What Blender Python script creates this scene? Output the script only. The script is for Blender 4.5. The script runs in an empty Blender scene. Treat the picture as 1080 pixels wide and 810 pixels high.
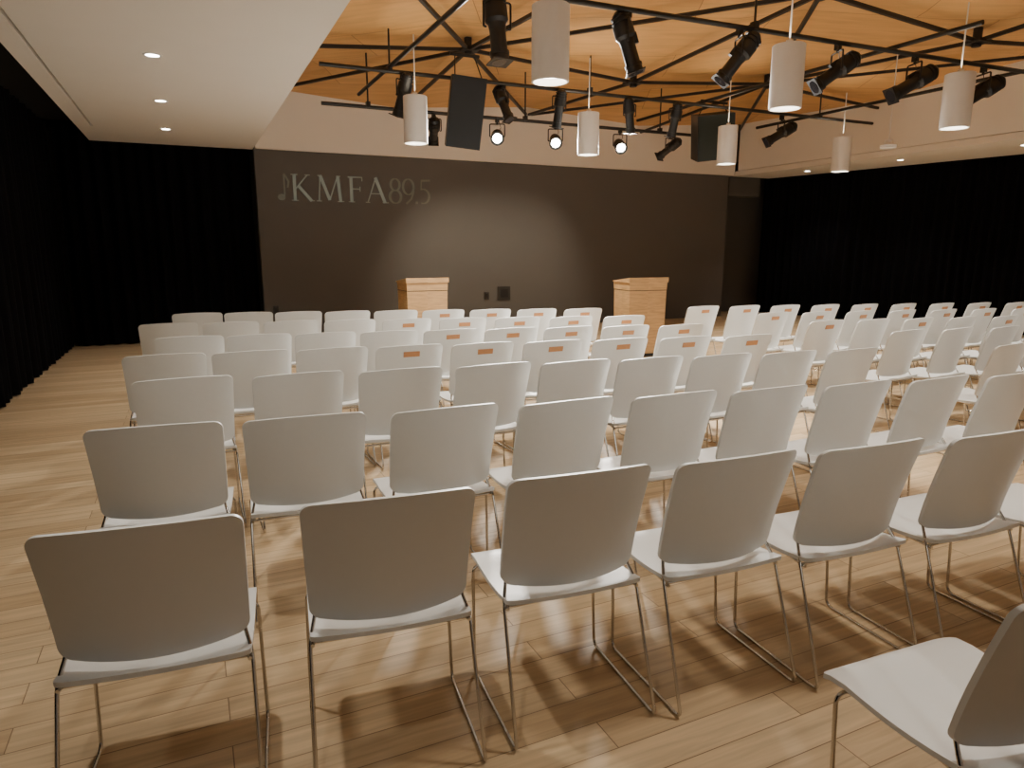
import bpy, math, random
from mathutils import Vector, Matrix
random.seed(7)
C = bpy.context.scene.collection
pi = math.pi

# ------------------------------------------------------------------ materials
def newmat(name):
    m = bpy.data.materials.new(name); m.use_nodes = True
    return m, m.node_tree.nodes, m.node_tree.links, m.node_tree.nodes["Principled BSDF"]

def simple(name, col, rough=0.5, metal=0.0, noise=0.0, nscale=20, emis=None, estr=0, bump=0.0, spec=None):
    m, N, L, B = newmat(name)
    B.inputs["Base Color"].default_value = (*col, 1)
    B.inputs["Roughness"].default_value = rough
    B.inputs["Metallic"].default_value = metal
    if spec is not None: B.inputs["Specular IOR Level"].default_value = spec
    if emis:
        B.inputs["Emission Color"].default_value = (*emis, 1)
        B.inputs["Emission Strength"].default_value = estr
        try: m.cycles.emission_sampling = 'NONE'
        except Exception: pass
    if noise or bump:
        tc = N.new("ShaderNodeTexCoord"); nz = N.new("ShaderNodeTexNoise")
        nz.inputs["Scale"].default_value = nscale; nz.inputs["Detail"].default_value = 4
        L.new(tc.outputs["Object"], nz.inputs["Vector"])
        if noise:
            mx = N.new("ShaderNodeMix"); mx.data_type = 'RGBA'
            mx.inputs[6].default_value = (*[c*(1-noise) for c in col], 1)
            mx.inputs[7].default_value = (*[min(1, c*(1+noise)) for c in col], 1)
            L.new(nz.outputs["Fac"], mx.inputs[0]); L.new(mx.outputs[2], B.inputs["Base Color"])
        if bump:
            bp = N.new("ShaderNodeBump"); bp.inputs["Strength"].default_value = bump
            bp.inputs["Distance"].default_value = 0.01
            L.new(nz.outputs["Fac"], bp.inputs["Height"]); L.new(bp.outputs["Normal"], B.inputs["Normal"])
    return m

def wood(name, c1, c2, cseam, bw, bh, seam, rough, grain=(1.2, 22, 22), rot=0.0, dark=0.75, coat=0.0, offs=0.37):
    m, N, L, B = newmat(name)
    tc = N.new("ShaderNodeTexCoord"); mp = N.new("ShaderNodeMapping")
    mp.inputs["Rotation"].default_value = (0, 0, rot)
    L.new(tc.outputs["Object"], mp.inputs["Vector"])
    br = N.new("ShaderNodeTexBrick")
    br.offset = offs; br.offset_frequency = 2
    br.inputs["Color1"].default_value = (*c1, 1); br.inputs["Color2"].default_value = (*c2, 1)
    br.inputs["Mortar"].default_value = (*cseam, 1)
    br.inputs["Scale"].default_value = 1; br.inputs["Mortar Size"].default_value = seam
    br.inputs["Mortar Smooth"].default_value = 0.2; br.inputs["Bias"].default_value = 0
    br.inputs["Brick Width"].default_value = bw; br.inputs["Row Height"].default_value = bh
    L.new(mp.outputs[0], br.inputs["Vector"])
    mg = N.new("ShaderNodeMapping"); mg.inputs["Scale"].default_value = grain
    L.new(mp.outputs[0], mg.inputs["Vector"])
    add = N.new("ShaderNodeVectorMath"); add.operation = 'ADD'
    sc = N.new("ShaderNodeVectorMath"); sc.operation = 'SCALE'; sc.inputs["Scale"].default_value = 40
    L.new(br.outputs["Color"], sc.inputs[0]); L.new(mg.outputs[0], add.inputs[0]); L.new(sc.outputs[0], add.inputs[1])
    nz = N.new("ShaderNodeTexNoise"); nz.inputs["Scale"].default_value = 1.6
    nz.inputs["Detail"].default_value = 6; nz.inputs["Distortion"].default_value = 0.6
    L.new(add.outputs[0], nz.inputs["Vector"])
    rp = N.new("ShaderNodeMapRange"); rp.inputs[1].default_value = 0.3; rp.inputs[2].default_value = 0.7
    rp.inputs[3].default_value = dark; rp.inputs[4].default_value = 1.12
    L.new(nz.outputs["Fac"], rp.inputs[0])
    mul = N.new("ShaderNodeVectorMath"); mul.operation = 'SCALE'
    L.new(br.outputs["Color"], mul.inputs[0]); L.new(rp.outputs[0], mul.inputs["Scale"])
    L.new(mul.outputs[0], B.inputs["Base Color"])
    B.inputs["Roughness"].default_value = rough
    if coat: B.inputs["Coat Weight"].default_value = coat; B.inputs["Coat Roughness"].default_value = 0.25
    return m

M_floor = wood("oak_planks", (0.62, 0.46, 0.275), (0.48, 0.335, 0.185), (0.22, 0.14, 0.07), 1.7, 0.127, 0.002, 0.5, dark=0.76)
M_ply = wood("plywood_ceiling", (0.68, 0.39, 0.15), (0.60, 0.33, 0.12), (0.30, 0.14, 0.045), 2.44, 1.22, 0.005, 0.6, grain=(0.8, 6, 6), dark=0.90, rot=0.5)
M_pod = wood("oak_veneer", (0.58, 0.37, 0.18), (0.53, 0.33, 0.15), (0.5, 0.3, 0.12), 9, 9, 0.0, 0.5, grain=(3, 3, 30), dark=0.78)
M_plaster = simple("cream_plaster", (0.82, 0.77, 0.70), 0.85, noise=0.02, nscale=3)
M_pocket = simple("dark_pocket", (0.01, 0.01, 0.01), 0.9, noise=0.1)
M_wallgrey = simple("charcoal_paint", (0.112, 0.105, 0.098), 0.75, noise=0.05, nscale=2, bump=0.02)
M_rear = simple("taupe_paint", (0.24, 0.21, 0.185), 0.8, noise=0.05, nscale=2)
M_curtain = simple("black_velour", (0.004, 0.004, 0.0055), 0.95, noise=0.3, nscale=30, spec=0.1)
M_plastic = simple("white_polypropylene", (0.71, 0.72, 0.705), 0.42, noise=0.015, nscale=40, bump=0.03)
M_chrome = simple("chrome_rod", (0.62, 0.60, 0.57), 0.16, metal=1.0, noise=0.05)
M_plaque = simple("copper_plaque", (0.55, 0.25, 0.10), 0.4, noise=0.15, nscale=60)
M_black = simple("black_metal", (0.012, 0.012, 0.013), 0.42, noise=0.2, nscale=30)
M_steel = simple("dark_steel_beam", (0.018, 0.016, 0.016), 0.5, noise=0.2)
M_white = simple("white_enamel", (0.80, 0.78, 0.75), 0.5, noise=0.02)
M_lamp = simple("lamp_lens", (1, 1, 1), 0.5, noise=0.01, emis=(1, 0.92, 0.78), estr=14)
M_lamp2 = simple("stage_lens", (1, 1, 1), 0.5, noise=0.01, emis=(1, 0.94, 0.82), estr=30)
M_darklens = simple("glass_lens_dark", (0.03, 0.03, 0.04), 0.1, noise=0.1)
M_grille = simple("speaker_grille", (0.010, 0.012, 0.014), 0.6, noise=0.4, nscale=300)
M_green = simple("speaker_baffle", (0.012, 0.020, 0.016), 0.6, noise=0.2, nscale=50)
M_logo = simple("projected_logo", (0.15, 0.16, 0.13), 0.8, noise=0.1, nscale=6, emis=(0.55, 0.60, 0.48), estr=0.13)  # projected light put into a faintly glowing colour
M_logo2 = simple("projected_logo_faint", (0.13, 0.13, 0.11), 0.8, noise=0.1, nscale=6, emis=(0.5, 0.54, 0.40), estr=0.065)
M_plate = simple("outlet_plate", (0.03, 0.028, 0.026), 0.4, noise=0.1)

# ------------------------------------------------------------------ mesh accumulator
class MB:
    def __init__(s): s.v=[]; s.f=[]; s.m=[]; s.sm=[]
    def add(s, verts, faces, mat=0, smooth=False):
        o=len(s.v); s.v += [tuple(p) for p in verts]
        for f in faces:
            s.f.append([i+o for i in f]); s.m.append(mat); s.sm.append(smooth)
    def box(s, c, size, mat=0, R=None):
        hx,hy,hz=[a/2 for a in size]; P=[]
        for z in (-hz,hz):
            for y in (-hy,hy):
                for x in (-hx,hx):
                    p=Vector((x,y,z)); 
                    if R: p = R @ p
                    P.append(Vector(c)+p)
        s.add(P,[(0,2,3,1),(4,5,7,6),(0,1,5,4),(2,6,7,3),(0,4,6,2),(1,3,7,5)],mat)
    def prism(s, poly, z0, z1, mat=0):
        n=len(poly)
        s.add([(p[0],p[1],z0) for p in poly]+[(p[0],p[1],z1) for p in poly],
              [tuple(range(n))[::-1], tuple(range(n,2*n))]+[(i,(i+1)%n,(i+1)%n+n,i+n) for i in range(n)],mat)
    def tube(s, pts, r, n=8, mat=0, smooth=True, phase=0.0):
        pts=[Vector(p) for p in pts]; V=[]; nrm=None
        for i,p in enumerate(pts):
            a = pts[max(i-1,0)]; b = pts[min(i+1,len(pts)-1)]
            t=(b-a).normalized()
            if nrm is None:
                ref = Vector((0,0,1)) if abs(t.z)<0.9 else Vector((1,0,0))
                nrm=(ref - t*ref.dot(t)).normalized()
            else: nrm=(nrm - t*nrm.dot(t)).normalized()
            bn=t.cross(nrm)
            for k in range(n):
                a2=2*pi*k/n+phase
                V.append(p+ (nrm*math.cos(a2)+bn*math.sin(a2))*r)
        F=[]
        for i in range(len(pts)-1):
            for k in range(n):
                F.append((i*n+k, i*n+(k+1)%n, (i+1)*n+(k+1)%n, (i+1)*n+k))
        s.add(V,F,mat,smooth)
        s.add(V[:n],[tuple(range(n))[::-1]],mat); s.add(V[-n:],[tuple(range(n))],mat)
    def lathe(s, o, d, prof, n=20, mat=0):
        o=Vector(o); d=Vector(d).normalized()
        ref=Vector((0,0,1)) if abs(d.z)<0.9 else Vector((1,0,0))
        a=(ref-d*ref.dot(d)).normalized(); b=d.cross(a)
        for (l0,r0),(l1,r1) in zip(prof[:-1],prof[1:]):
            V=[]
            for l,r in ((l0,r0),(l1,r1)):
                for k in range(n):
                    t=2*pi*k/n; V.append(o+d*l+(a*math.cos(t)+b*math.sin(t))*max(r,1e-4))
            s.add(V,[(k,(k+1)%n,n+(k+1)%n,n+k) for k in range(n)],mat,True)
    def obj(s, name, mats, loc=(0,0,0), rotz=0, parent=None):
        me=bpy.data.meshes.new(name); me.from_pydata(s.v,[],s.f)
        for m in mats: me.materials.append(m)
        me.polygons.foreach_set("material_index", s.m)
        me.polygons.foreach_set("use_smooth", s.sm); me.update()
        return place(name, me, loc, rotz, parent)

def place(name, me, loc=(0,0,0), rotz=0, parent=None):
    ob=bpy.data.objects.new(name, me); C.objects.link(ob)
    ob.location=loc; ob.rotation_euler=(0,0,rotz)
    if parent: ob.parent=parent
    return ob

def fillet(pts, r, k=5):
    pts=[Vector(p) for p in pts]; out=[pts[0]]
    for i in range(1,len(pts)-1):
        p=pts[i]; a=(pts[i-1]-p); b=(pts[i+1]-p)
        rr=min(r,a.length*0.45,b.length*0.45)
        A=p+a.normalized()*rr; Bq=p+b.normalized()*rr
        for j in range(k+1):
            t=j/k; out.append(A*(1-t)**2+p*2*t*(1-t)+Bq*t*t)
    out.append(pts[-1]); return out

# ------------------------------------------------------------------ camera
cam=bpy.data.cameras.new("camera"); cam.lens=24.0; cam.sensor_width=36; cam.sensor_fit='HORIZONTAL'
co=bpy.data.objects.new("camera",cam); C.objects.link(co)
co.location=(0,0,1.5); co.rotation_euler=(math.radians(90-11.23),0,math.radians(-25))
cam.clip_start=0.02
bpy.context.scene.camera=co

# ------------------------------------------------------------------ room shell
ZS=3.05
b=MB(); b.box((6.6,4.95,-0.05),(17.4,16.1,0.1)); b.obj("floor",[M_floor])
b=MB(); b.box((5.94,12.1,ZS/2),(9.72,0.2,ZS)); b.obj("wall_front",[M_wallgrey])
b=MB(); b.box((6.6,12.95,2.2),(17.4,0.1,4.4)); b.obj("wall_back",[M_wallgrey])
b=MB(); b.box((-2.05,4.95,2.2),(0.1,15.9,4.4)); b.obj("wall_left",[M_pocket])
b=MB(); b.box((15.25,4.95,2.2),(0.1,15.9,4.4)); b.obj("wall_right",[M_pocket])
b=MB(); b.box((6.6,-3.05,2.2),(17.4,0.1,4.4)); b.obj("wall_rear",[M_rear])
b=MB()
x0,x1=-1.17,1.07
b.prism([(x0,-2.98),(-1.005,-2.98),(-1.005,10.7),(x0,10.7)],ZS,ZS+0.1)
b.prism([(-0.975,-2.98),(x1,-2.98),(x1,10.7),(-0.975,10.7)],ZS,ZS+0.1)
b.prism([(x0,10.7),(x1,10.7),(x1,12.1),(x0,12.1)],ZS,ZS+0.1)
b.box((-0.99,3.85,ZS+0.09),(0.04,13.6,0.02),1)
b.obj("ceiling_soffit_left",[M_plaster,M_pocket])
b=MB(); b.box((1.02,4.5,3.86),(0.1,14.9,1.4)); b.obj("ceiling_fascia_left",[M_plaster])
b=MB(); b.prism([(11.0,-2.98),(14.40,-2.98),(12.05,12.1),(11.0,12.1)],ZS,ZS+0.1); b.obj("ceiling_soffit_right",[M_plaster])
b=MB(); b.box((11.05,4.5,3.86),(0.1,14.9,1.4)); b.obj("ceiling_fascia_right",[M_plaster])
b=MB(); b.box((6.035,12.1,3.83),(9.86,0.2,1.55)); b.obj("ceiling_fascia_front",[M_plaster])
b=MB(); b.box((6.6,4.95,4.65),(17.4,15.9,0.1)); 
b.box((-1.6,4.95,3.35),(0.8,15.8,0.06)); b.box((6.6,12.55,3.35),(17.0,0.7,0.06)); b.box((13.2,4.95,3.35),(3.9,15.8,0.06))
b.obj("ceiling_pocket",[M_pocket])
b=MB(); b.box((11.4,12.4,2.85),(0.9,0.5,0.4)); b.obj("niche_bulkhead",[M_wallgrey])

xs=[1.07,3.4,5.9,8.4,11.0]; ys=[-3,-0.2,2.6,5.4,8.6,12.0]
def hz(i,j):
    base=3.92+0.03*i
    return base+(0.14 if (i+j)%2 else -0.04)+(-0.06 if j==5 else 0)
V=[];idx={}
for j,y in enumerate(ys):
    for i,x in enumerate(xs):
        idx[i,j]=len(V); V.append((x,y,hz(i,j)))
F=[];E=set()
for j in range(len(ys)-1):
    for i in range(len(xs)-1):
        a,b_,c,d=idx[i,j],idx[i+1,j],idx[i+1,j+1],idx[i,j+1]
        if (i+j)%2: F+= [(a,d,c),(a,c,b_)]; E.add((a,c))
        else: F+=[(a,d,b_),(b_,d,c)]; E.add((b_,d))
        if j>0: E.add((a,b_))
        if i>0: E.add((a,d))
b=MB(); b.add(V,F,0,False); b.obj("ceiling",[M_ply])
b=MB()
for (p,q) in sorted(E):
    P=Vector(V[p]);Q=Vector(V[q]); P.z-=0.14;Q.z-=0.14
    b.tube([P+(Q-P)*0.02,Q+(P-Q)*0.02],0.028,4,0,False,pi/4)
for j in (1,2,3,4):
    for i in (1,2,3):
        P=Vector(V[idx[i,j]]); b.box((P.x,P.y,P.z-0.15),(0.22,0.22,0.03),0); b.tube([P,(P.x,P.y,P.z-0.2)],0.05,10)
b.obj("steel_roof_bracing",[M_steel])

# ------------------------------------------------------------------ curtains
def curtain(name,p0,p1,z0=0.015,z1=3.29,amp=0.055):
    p0=Vector(p0);p1=Vector(p1);L=(p1-p0).length;t=(p1-p0)/L;n=Vector((-t.y,t.x))
    N=int(L/0.018);V=[];ph=0
    zs=[z0,z0+0.8,2.2,z1]; prof=[]
    for i in range(N+1):
        ph+=0.018*2*pi/(0.17+0.05*math.sin(i*0.013)+0.02*math.sin(i*0.07))
        prof.append(ph)
    for k,z in enumerate(zs):
        a=amp*(1.0,0.95,0.85,0.65)[k]
        for i in range(N+1):
            o=a*math.sin(prof[i])+0.018*math.sin(prof[i]*0.37+k*0.3)
            q=p0+t*(L*i/N)+n*o; V.append((q.x,q.y,z))
    F=[(k*(N+1)+i,k*(N+1)+i+1,(k+1)*(N+1)+i+1,(k+1)*(N+1)+i) for k in range(3) for i in range(N)]
    b=MB(); b.add(V,F,0,True); return b.obj(name,[M_curtain])
curtain("stage_curtain",(-1.76,-2.85),(-1.76,12.3))
curtain("stage_curtain",(-1.66,12.38),(1.04,12.38))
curtain("stage_curtain",(12.2,12.4),(14.6,-2.8))

# ------------------------------------------------------------------ chair
def sheet(M,W,ss,r,L,fn,off,mat,nu=12):
    rows=[]
    for s in ss:
        dv=min(s,L-s); w=W
        if dv<r: w=W-(r-math.sqrt(max(r*r-(r-dv)**2,0)))
        rows.append([fn(w*(2*i/nu-1),s) for i in range(nu+1)])
    off=Vector(off); n=nu+1; m=len(ss)
    A=[p for row in rows for p in row]; Bv=[Vector(p)+off for p in A]
    F=[(j*n+i,j*n+i+1,(j+1)*n+i+1,(j+1)*n+i) for j in range(m-1) for i in range(nu)]
    M.add(A,F,mat,True); M.add(Bv,[f[::-1] for f in F],mat,True)
    loop=[i for i in range(n)]+[j*n+nu for j in range(1,m)]+[(m-1)*n+i for i in range(nu-1,-1,-1)]+[j*n for j in range(m-2,0,-1)]
    k=len(loop); P=[A[i] for i in loop]+[Bv[i] for i in loop]
    M.add(P,[(i,i+k,(i+1)%k+k,(i+1)%k) for i in range(k)],mat,True)
def samp(L,r,n=8):
    e=[0,.04*r,.15*r,.35*r,.65*r,r]
    return e+[r+(L-2*r)*i/n for i in range(1,n)]+[L-x for x in e[::-1]]
def chair_mesh(plaque):
    M=MB(); W=0.240; LB=0.405
    def fb(u,s):
        k=u/W; q=s/LB
        return Vector((u*(0.955+0.045*q), 0.088-0.088*q**1.3+0.052*k*k*(1-0.2*q), 0.457+s*0.975-0.012*k*k*q+0.012*k*k*(1-q)))
    sheet(M,W,samp(LB,0.032),0.032,LB,fb,(0,0.014,0),0)
    LS=0.46;WS=0.232
    def fs(u,s):
        k=u/WS;q=s/LS
        z=0.438-0.018*math.sin(pi*min(q*1.15,1))+0.010*k*k*(1-q)
        if q>0.82: z-=0.030*((q-0.82)/0.18)**2
        if q<0.12: z+=0.012*((0.12-q)/0.12)**2
        return Vector((u,0.045+s*0.99,z))
    sheet(M,WS,samp(LS,0.045),0.045,LS,fs,(0,0,-0.014),0)
    r=0.0058
    for sg in (-1,1):
        pts=[(sg*.205,.122,.64),(sg*.21,.150,.49),(sg*.232,.105,.416),(sg*.240,-.035,r),(sg*.240,.405,r),(sg*.234,.43,.398),(sg*.15,.42,.400)]
        M.tube(fillet(pts,0.03),r,7,1)
        M.tube([(sg*.226,.085,.410),(sg*.20,.25,.407),(sg*.16,.42,.400)],r,6,1)
    M.tube([(-.2,.42,.399),(.2,.42,.399)],r,6,1)
    M.tube([(-.22,.11,.406),(.22,.11,.406)],r,6,1)
    if plaque:
        p=fb(0,0.338); R=Matrix.Rotation(math.radians(14),3,'X')
        M.box((0,p.y-0.0015,p.z),(.115,.003,.038),2,R)
    me=bpy.data.meshes.new("stacking_chair"); me.from_pydata(M.v,[],M.f)
    for m in (M_plastic,M_chrome,M_plaque): me.materials.append(m)
    me.polygons.foreach_set("material_index",M.m); me.polygons.foreach_set("use_smooth",M.sm); me.update()
    return me
CH0=chair_mesh(False); CH1=chair_mesh(True)
def put(x,y,deg,pl):
    place("stacking_chair",CH1 if pl else CH0,(x,y,0),math.radians(deg+random.uniform(-1,1)))
def row(pts,deg,pl=lambda i:False):
    for i,(x,y) in enumerate(pts): put(x,y,deg,pl(i))
def line(p,q,n,sag=0.0):
    return [(p[0]+(q[0]-p[0])*i/(n-1), p[1]+(q[1]-p[1])*i/(n-1)+sag*4*(i/(n-1))*(1-i/(n-1))) for i in range(n)]
put(1.600,0.605,-3,False); put(2.13,0.50,-3,False)
for (x,y,dg) in ((-.172,1.755,-7),(.440,1.69,-6),(1.02,1.645,-5),(1.565,1.565,-3),(2.085,1.475,-3),(2.635,1.39,-3),(3.15,1.30,-2),(3.66,1.21,-2)): put(x,y,dg,False)
for i,(x,y) in enumerate([(-.175,2.796),(.370,2.708),(.935,2.61),(1.470,2.515),(1.995,2.43),(2.495,2.345),(2.995,2.255),(3.495,2.17),(3.99,2.08)]): put(x,y,-5 if i==0 else (-3 if i==1 else 0),False)
row([(-.075,3.81),(.49,3.70),(1.025,3.60),(1.56,3.53),(2.05,3.43),(2.53,3.34),(3.01,3.25),(3.49,3.16),(3.97,3.07)],1)
row(line((-.187,4.74),(3.88,3.93),9,0.05), 1, lambda i: i>=3)
row(line((-.04,5.65),(3.88,4.74),9,0.05), 0, lambda i: i>=4)
row(line((-.21,6.74),(3.88,5.62),9,0.05), 0, lambda i: i>=4)
row(line((.036,7.72),(3.93,6.50),9,0.05), -1, lambda i: i>=5)
def rline(x,y,deg,n): 
    return [(x+.51*i*math.cos(math.radians(deg)), y+.51*i*math.sin(math.radians(deg))) for i in range(n)]
row(rline(5.22,2.78,-9,8),5); row(rline(5.31,3.63,-10,9),5); row(rline(5.33,4.45,-12,9),5,lambda i:i%2==0)
row(rline(5.5,5.27,-15,9),5,lambda i:True); row(rline(5.37,6.20,-17,9),4,lambda i:True)

# ------------------------------------------------------------------ lecterns
def lectern(x,y,rot):
    M=MB()
    def frus(z0,z1,w0,d0,w1,d1,zf=0,mat=0):
        V=[(-w0/2,-d0/2,z0),(w0/2,-d0/2,z0),(w0/2,d0/2,z0),(-w0/2,d0/2,z0),
           (-w1/2,-d1/2,z1+zf),(w1/2,-d1/2,z1+zf),(w1/2,d1/2,z1),(-w1/2,d1/2,z1)]
        M.add(V,[(3,2,1,0),(4,5,6,7),(0,1,5,4),(1,2,6,5),(2,3,7,6),(3,0,4,7)],mat)
    frus(0.0,0.05,0.50,0.40,0.50,0.40,mat=1)
    frus(0.05,0.925,0.555,0.44,0.575,0.46)
    frus(0.925,0.935,0.56,0.445,0.56,0.445,mat=1)
    frus(0.935,1.04,0.58,0.465,0.59,0.475,0.055)
    frus(1.04,1.052,0.61,0.50,0.61,0.50,0.055)
    M.obj("lectern",[M_pod,M_black],(x,y,0),rot)
lectern(2.93,9.25,math.radians(0)); lectern(5.75,8.05,math.radians(-6))

# ------------------------------------------------------------------ lights helpers
WARM=(1.0,0.925,0.82)
def spot(name,loc,target,e,size,blend=0.6,radius=0.06,col=WARM,parent=None):
    l=bpy.data.lights.new(name,'SPOT'); l.energy=e; l.spot_size=math.radians(size); l.spot_blend=blend
    l.shadow_soft_size=radius; l.color=col
    o=bpy.data.objects.new(name,l); C.objects.link(o); o.location=loc
    d=Vector(target)-Vector(loc); o.rotation_euler=d.to_track_quat('-Z','Y').to_euler()
    if parent:
        o.parent=parent; bpy.context.view_layer.update(); o.matrix_parent_inverse=parent.matrix_world.inverted()
    return o

for y in (1.45,4.74,8.05):
    for i in range(4):
        x=2.52+2.33*i
        M=MB(); R=0.138; H=0.52
        M.lathe((0,0,0),(0,0,1),[(0.05,0.0),(0.05,R-0.02)],24,1)
        M.lathe((0,0,0),(0,0,1),[(0.05,R-0.014),(0,R-0.014),(0,R),(H-0.004,R),(H,R-0.006),(H,0)],28,0)
        M.tube([(0,0,H-.01),(0,0,1.18)],0.007,8,0); M.lathe((0,0,H),(0,0,1),[(0,.03),(.04,.03),(.04,0)],14,0)
        o=M.obj("pendant_light",[M_white,M_lamp],(x,y,2.70))
        spot("lamp",(x,y,2.69),(x,y,0),{1.45:120,4.74:250,8.05:300}[y],118,0.7,0.12,WARM,o)
        spot("ceiling_fill",(x,y,3.26),(x,y,5),14,172,1.0,0.12,(1,0.84,0.62),o)  # added fill to brighten the ceiling, not a lamp of the pendant

def downlight(x,y,e=130):
    M=MB(); M.lathe((0,0,0),(0,0,-1),[(0,.075),(.006,.07),(.006,.055),(0.002,.05)],24,0)
    M.lathe((0,0,0),(0,0,-1),[(0.003,.052),(0.003,0)],24,1)
    o=M.obj("recessed_downlight",[M_white,M_lamp2],(x,y,ZS-0.0005))
    spot("lamp",(x,y,ZS-0.03),(x,y,0),e,95,0.8,0.05,WARM,o)
for k in range(6): downlight(-.13,0.85+1.94*k, 40 if k==0 else 105)
for y in (2.6,4.6,6.6,8.6,10.6): downlight(11.55+(12.1-y)*0.03,y,70)

# ------------------------------------------------------------------ lighting pipes
b=MB()
def pipe(p,q,r=0.024): b.tube([p,q],r,10)
PZ=3.52; YF=8.30
pipe((1.5,5.45,PZ),(10.4,5.15,PZ)); pipe((1.5,YF,PZ),(10.4,YF-.05,PZ)); pipe((1.70,9.40,3.32),(7.8,9.42,3.32))
pipe((2.3,4.6,PZ+.05),(2.3,9.9,PZ+.05)); pipe((6.9,4.4,PZ+.05),(6.9,9.9,PZ+.05)); pipe((9.2,3.8,PZ+.05),(9.2,9.6,PZ+.05))
pipe((3.2,2.7,PZ),(10.4,2.6,PZ))
for (x,y,z) in [(2.3,5.42,PZ),(5.0,5.33,PZ),(9.2,5.2,PZ),(2.3,YF,PZ),(5,YF-.02,PZ),(9.2,YF-.04,PZ),(2.3,9.4,3.32),(4.6,9.41,3.32),(7,9.42,3.32),(4,2.69,PZ),(8,2.64,PZ)]:
    b.tube([(x,y,z),(x,y,3.98)],0.012,6); b.box((x,y,z+.03),(.05,.07,.07))
b.obj("lighting_pipe_grid",[M_black])

# ------------------------------------------------------------------ stage lights
def stage_light(x,y,z,d,scale=1.0,lit=False,drop=0.27,yokeR=None):
    d=Vector(d).normalized(); M=MB(); c=Vector((0,0,-drop*scale))
    s=scale
    side=d.cross(Vector((0,0,1)))
    side = side.normalized() if side.length>0.25 else Vector((1,0,0))
    if lit:
        prof=[(-.17,0),(-.17,.05),(-.13,.085),(-.06,.10),(.07,.105),(.10,.115),(.115,.115),(.115,.098),(.095,.096)]
        M.lathe(c,d,[(a*s,r*s) for a,r in prof],20,0)
        M.lathe(c,d,[(.096*s,.080*s),(.104*s,.05*s),(.106*s,0)],20,1)
    else:
        prof=[(-.30,0),(-.30,.045),(-.27,.075),(-.25,.075),(-.25,.095),(-.235,.095),(-.235,.082),(-.21,.082),(-.21,.097),(-.195,.097),(-.195,.084),(-.17,.084),(-.17,.098),(-.06,.10),(-.03,.078),(.02,.070),(.20,.072),(.20,.085),(.23,.085),(.23,.078),(.28,.080)]
        M.lathe(c,d,[(a*s,r*s) for a,r in prof],20,0)
        M.lathe(c,d,[(.262*s,.078*s),(.27*s,0)],20,2)
        up=side.cross(d); R=Matrix((side,d,up)).transposed()
        M.box(c+d*.283*s,(.185*s,.012*s,.185*s),0,R)
        M.box(c-d*.02*s+up*.085*s,(.05*s,.10*s,.04*s),0,R)
        M.lathe(c+d*.290*s,d,[(0,.075*s),(.001,0)],20,2)
    w=.125*s
    M.tube(fillet([c+side*w*0.8,c+side*w,Vector((0,0,-.06))+side*w,Vector((0,0,-.06))-side*w,c-side*w,c-side*w*0.8],0.02,3),0.010*s,6,0)
    M.tube([(0,0,-.07),(0,0,-.02)],.014,8,0); M.box((0,0,-.005),(.04,.06,.07),0)
    M.tube([Vector((0.02,0.02,0.03)),Vector((0.07,.03,-.1)),c-d*.12*s],0.004,5,0)
    o=M.obj("stage_spotlight",[M_black,M_lamp2,M_darklens],(x,y,z))
    return o,Vector((x,y,z))+c+d*0.16*s,d
PH=PZ-0.02
stage_light(2.41,5.45,PH,(0.03,-.15,-1),0.95)
stage_light(3.63,5.40,PH,(0.25,-.15,-.9),0.9)
stage_light(4.85,5.36,PH,(-.55,.25,-.78),0.9)
stage_light(6.10,5.32,PH,(-.75,.3,-.58),0.9)
stage_light(7.22,5.28,PH,(-.80,.3,-.50),0.95)
stage_light(8.35,5.25,PH,(-.80,.3,-.50),0.95)
stage_light(8.45,YF,PH-.02,(-.80,.3,-.5),0.9)
stage_light(2.45,YF,PH,(-.2,.3,-.9),.85)
stage_light(3.75,YF,PH,(0.2,-.4,-.9),.8)
stage_light(4.55,YF,PH,(0,.3,-.95),.8)
stage_light(5.65,YF,PH,(.2,.1,-1),.8)
stage_light(6.42,YF,PH,(.0,.3,-.95),.8)
for (x,y,tx,ty) in ((4.15,9.40,1.2,2.4),(5.10,9.41,2.4,3.2),(6.25,9.42,4.2,3.0)):
    pos=Vector((x,y,3.30)); d=(Vector((tx,ty,0.5))-(pos+Vector((0,0,-.27)))); d.z-=1.2
    o,p,dd=stage_light(x,y,3.30,d,0.85,True)
    spot("beam",p,(tx,ty,0.4),1400,76,0.8,0.14,(1,0.94,0.85),o)
spot_o,_,_=stage_light(3.2,9.40,3.30,(.25,.9,-.5),0.8)
spot("beam",(3.45,9.7,3.0),(5.0,12,0.3),225,78,0.9,0.08,(1,0.86,0.66),spot_o)
spot_o,_,_=stage_light(7.2,9.42,3.30,(-.25,.9,-.5),0.8)
spot("beam",(7.0,9.75,3.0),(5.2,12,0.3),140,78,0.9,0.08,(1,0.86,0.66),spot_o)

# ------------------------------------------------------------------ hanging speakers
def speaker(x,y,z,w,h,dp,rz,tilt,mat,lean=0):
    M=MB(); R=Matrix.Rotation(rz,3,'Z')@Matrix.Rotation(lean,3,'Y')@Matrix.Rotation(tilt,3,'X')
    M.box((0,0,0),(w,dp,h),0,R)
    M.box(R@Vector((0,-dp/2-.006,0)),(w*.93,.012,h*.95),1,R)
    for sg in (-1,1):
        M.tube([R@Vector((sg*w*.4,0,h/2-.02)),Vector((sg*w*.3,0,3.70-z))],0.008,6,0)
    M.tube([Vector((-w*.45,0,3.70-z)),Vector((w*.45,0,3.70-z))],0.02,8,0)
    M.obj("hanging_speaker",[M_black,mat],(x,y,z))
speaker(3.10,7.95,3.07,.40,.78,.34,math.radians(-16),math.radians(12),M_grille,math.radians(6))
speaker(7.50,8.75,3.20,.56,.66,.4,math.radians(-25),math.radians(14),M_green,math.radians(-6))
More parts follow.
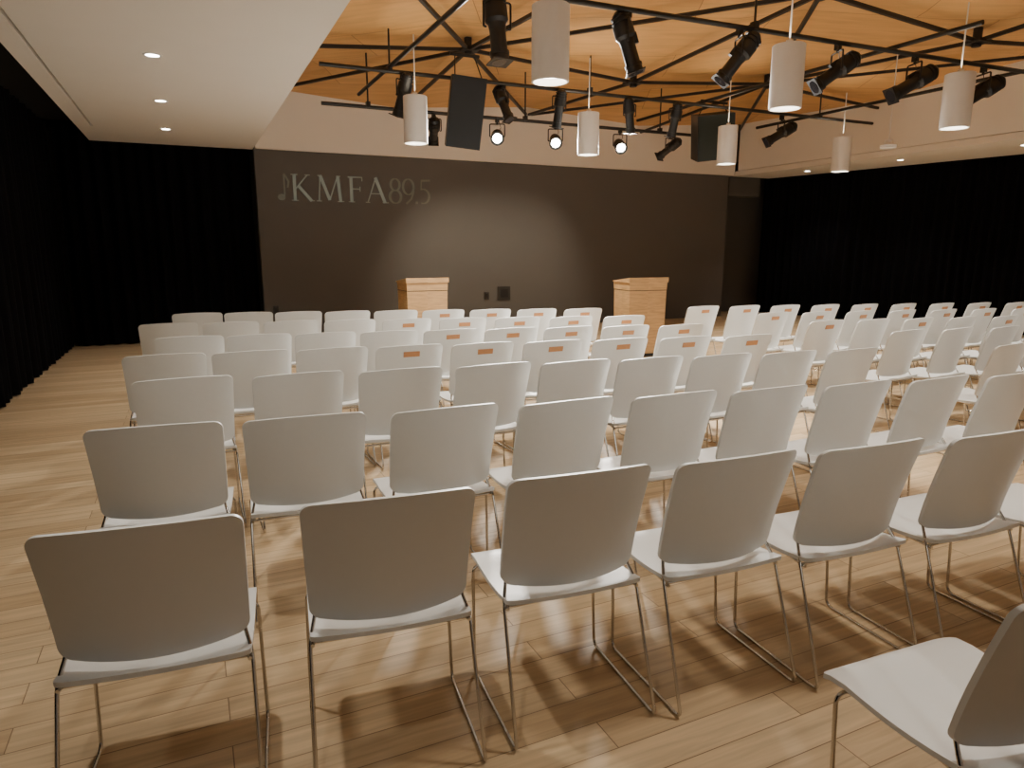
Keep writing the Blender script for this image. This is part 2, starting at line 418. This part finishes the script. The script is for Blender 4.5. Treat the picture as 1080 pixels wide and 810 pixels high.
def disc(x,y,z):
    M=MB(); M.lathe((0,0,0),(0,0,1),[(0,0),(0,.09),(.03,.095),(.04,.05),(.09,.045),(.10,0)],20,0); M.tube([(0,0,.09),(0,0,3.9-z)],0.006,6,0)
    M.obj("hanging_sensor",[M_white],(x,y,z))
disc(7.95,6.05,2.72)

# ------------------------------------------------------------------ projected logo on the front wall
def ribbon(M,pts,w,mat=0,closed=False,w2=None):
    pts=[Vector((p[0],p[1])) for p in pts]; n=len(pts); V=[]
    for i,p in enumerate(pts):
        a=pts[(i-1)%n] if (closed or i>0) else p; c=pts[(i+1)%n] if (closed or i<n-1) else p
        t=(c-a).normalized(); nn=Vector((-t.y,t.x)); ww=w
        if w2 is not None: ww = w2+(w-w2)*abs(t.y)
        V += [p+nn*ww/2,p-nn*ww/2]
    m=n if closed else n-1
    M.add([(v.x,0,v.y) for v in V],[(2*i,2*i+1,(2*((i+1)%n))+1,2*((i+1)%n)) for i in range(m)],mat)
def ell(cx,cy,rx,ry,a0=0,a1=360,n=28):
    return [(cx+rx*math.cos(math.radians(a0+(a1-a0)*i/n)),cy+ry*math.sin(math.radians(a0+(a1-a0)*i/n))) for i in range(n+1)]
def glyphs(M,ch,x,S,mat):
    def r(pts,w,w2=None,closed=False): ribbon(M,[(x+p[0]*S,p[1]*S) for p in pts],w*S,mat,closed,(w2*S if w2 else None))
    def ser(cx,y,h=.13): r([(cx-h,y),(cx+h,y)],.035)
    if ch=='K':
        r([(.17,0),(.17,1)],.12);ser(.17,.985);ser(.17,.015);r([(.21,.45),(.66,.98)],.05);ser(.67,.985,.1);r([(.32,.56),(.80,.0)],.12);ser(.83,.015,.08);return .96
    if ch=='M':
        r([(.12,0),(.2,1)],.05);ser(.12,.015,.1);r([(.2,1),(.54,.06)],.12);r([(.54,.06),(.88,1)],.05);r([(.88,1),(.97,0)],.12);ser(.98,.015);ser(.17,.985,.08);ser(.91,.985,.08);return 1.24
    if ch=='F':
        r([(.17,0),(.17,1)],.12);ser(.17,.015);r([(.04,.975),(.62,.975)],.05);r([(.2,.52),(.52,.52)],.05);r([(.61,.99),(.61,.83)],.04);r([(.52,.62),(.52,.42)],.04);return .74
    if ch=='A':
        r([(.08,0),(.44,1)],.05);ser(.08,.015,.09);r([(.42,1),(.80,0)],.13);ser(.82,.015);r([(.2,.36),(.64,.36)],.04);return .94
    if ch=='8':
        r(ell(.3,.75,.19,.235),.10,.04);r(ell(.3,.27,.24,.26),.11,.04);return .56
    if ch=='9':
        r(ell(.3,.68,.23,.31),.10,.04);r([(.52,.68),(.51,.45),(.42,.2),(.2,.0)],.08);return .56
    if ch=='.':
        r([(.04,.05),(.14,.05)],.1);return .14
    if ch=='5':
        r([(.15,.95),(.55,.97)],.08);r([(.17,.97),(.15,.57)],.05);r(ell(.24,.32,.26,.29,110,-110),.10,.04);return .5
M=MB(); cx=1.60
for ch in "KMFA": cx+=glyphs(M,ch,cx,0.42,0)*0.42
for ch in "89.5": cx+=glyphs(M,ch,cx,0.42,1)*0.42
ribbon(M,ell(1.46,.05,.035,.022),.055,1); ribbon(M,[(1.51,.05),(1.51,.42)],.022,1); ribbon(M,[(1.51,.42),(1.58,.30),(1.56,.20)],.03,1)
M.obj("projected_logo_glow",[M_logo,M_logo2],(0,11.994,2.27))  # flat glowing strokes stand in for light projected on the wall
for (x,z,w,h) in ((5.06,.62,.09,.14),(5.42,.66,.26,.26),(1.25,.5,.09,.13)):
    M=MB(); M.box((0,0,0),(w,.02,h),0); M.box((0,-.012,0),(w*.6,.006,h*.6),1)
    M.obj("wall_outlet_plate",[M_plate,M_black],(x,11.989,z))

w=bpy.data.worlds.new("world"); bpy.context.scene.world=w; w.use_nodes=True
w.node_tree.nodes["Background"].inputs[0].default_value=(1,.9,.8,1)
w.node_tree.nodes["Background"].inputs[1].default_value=0.05
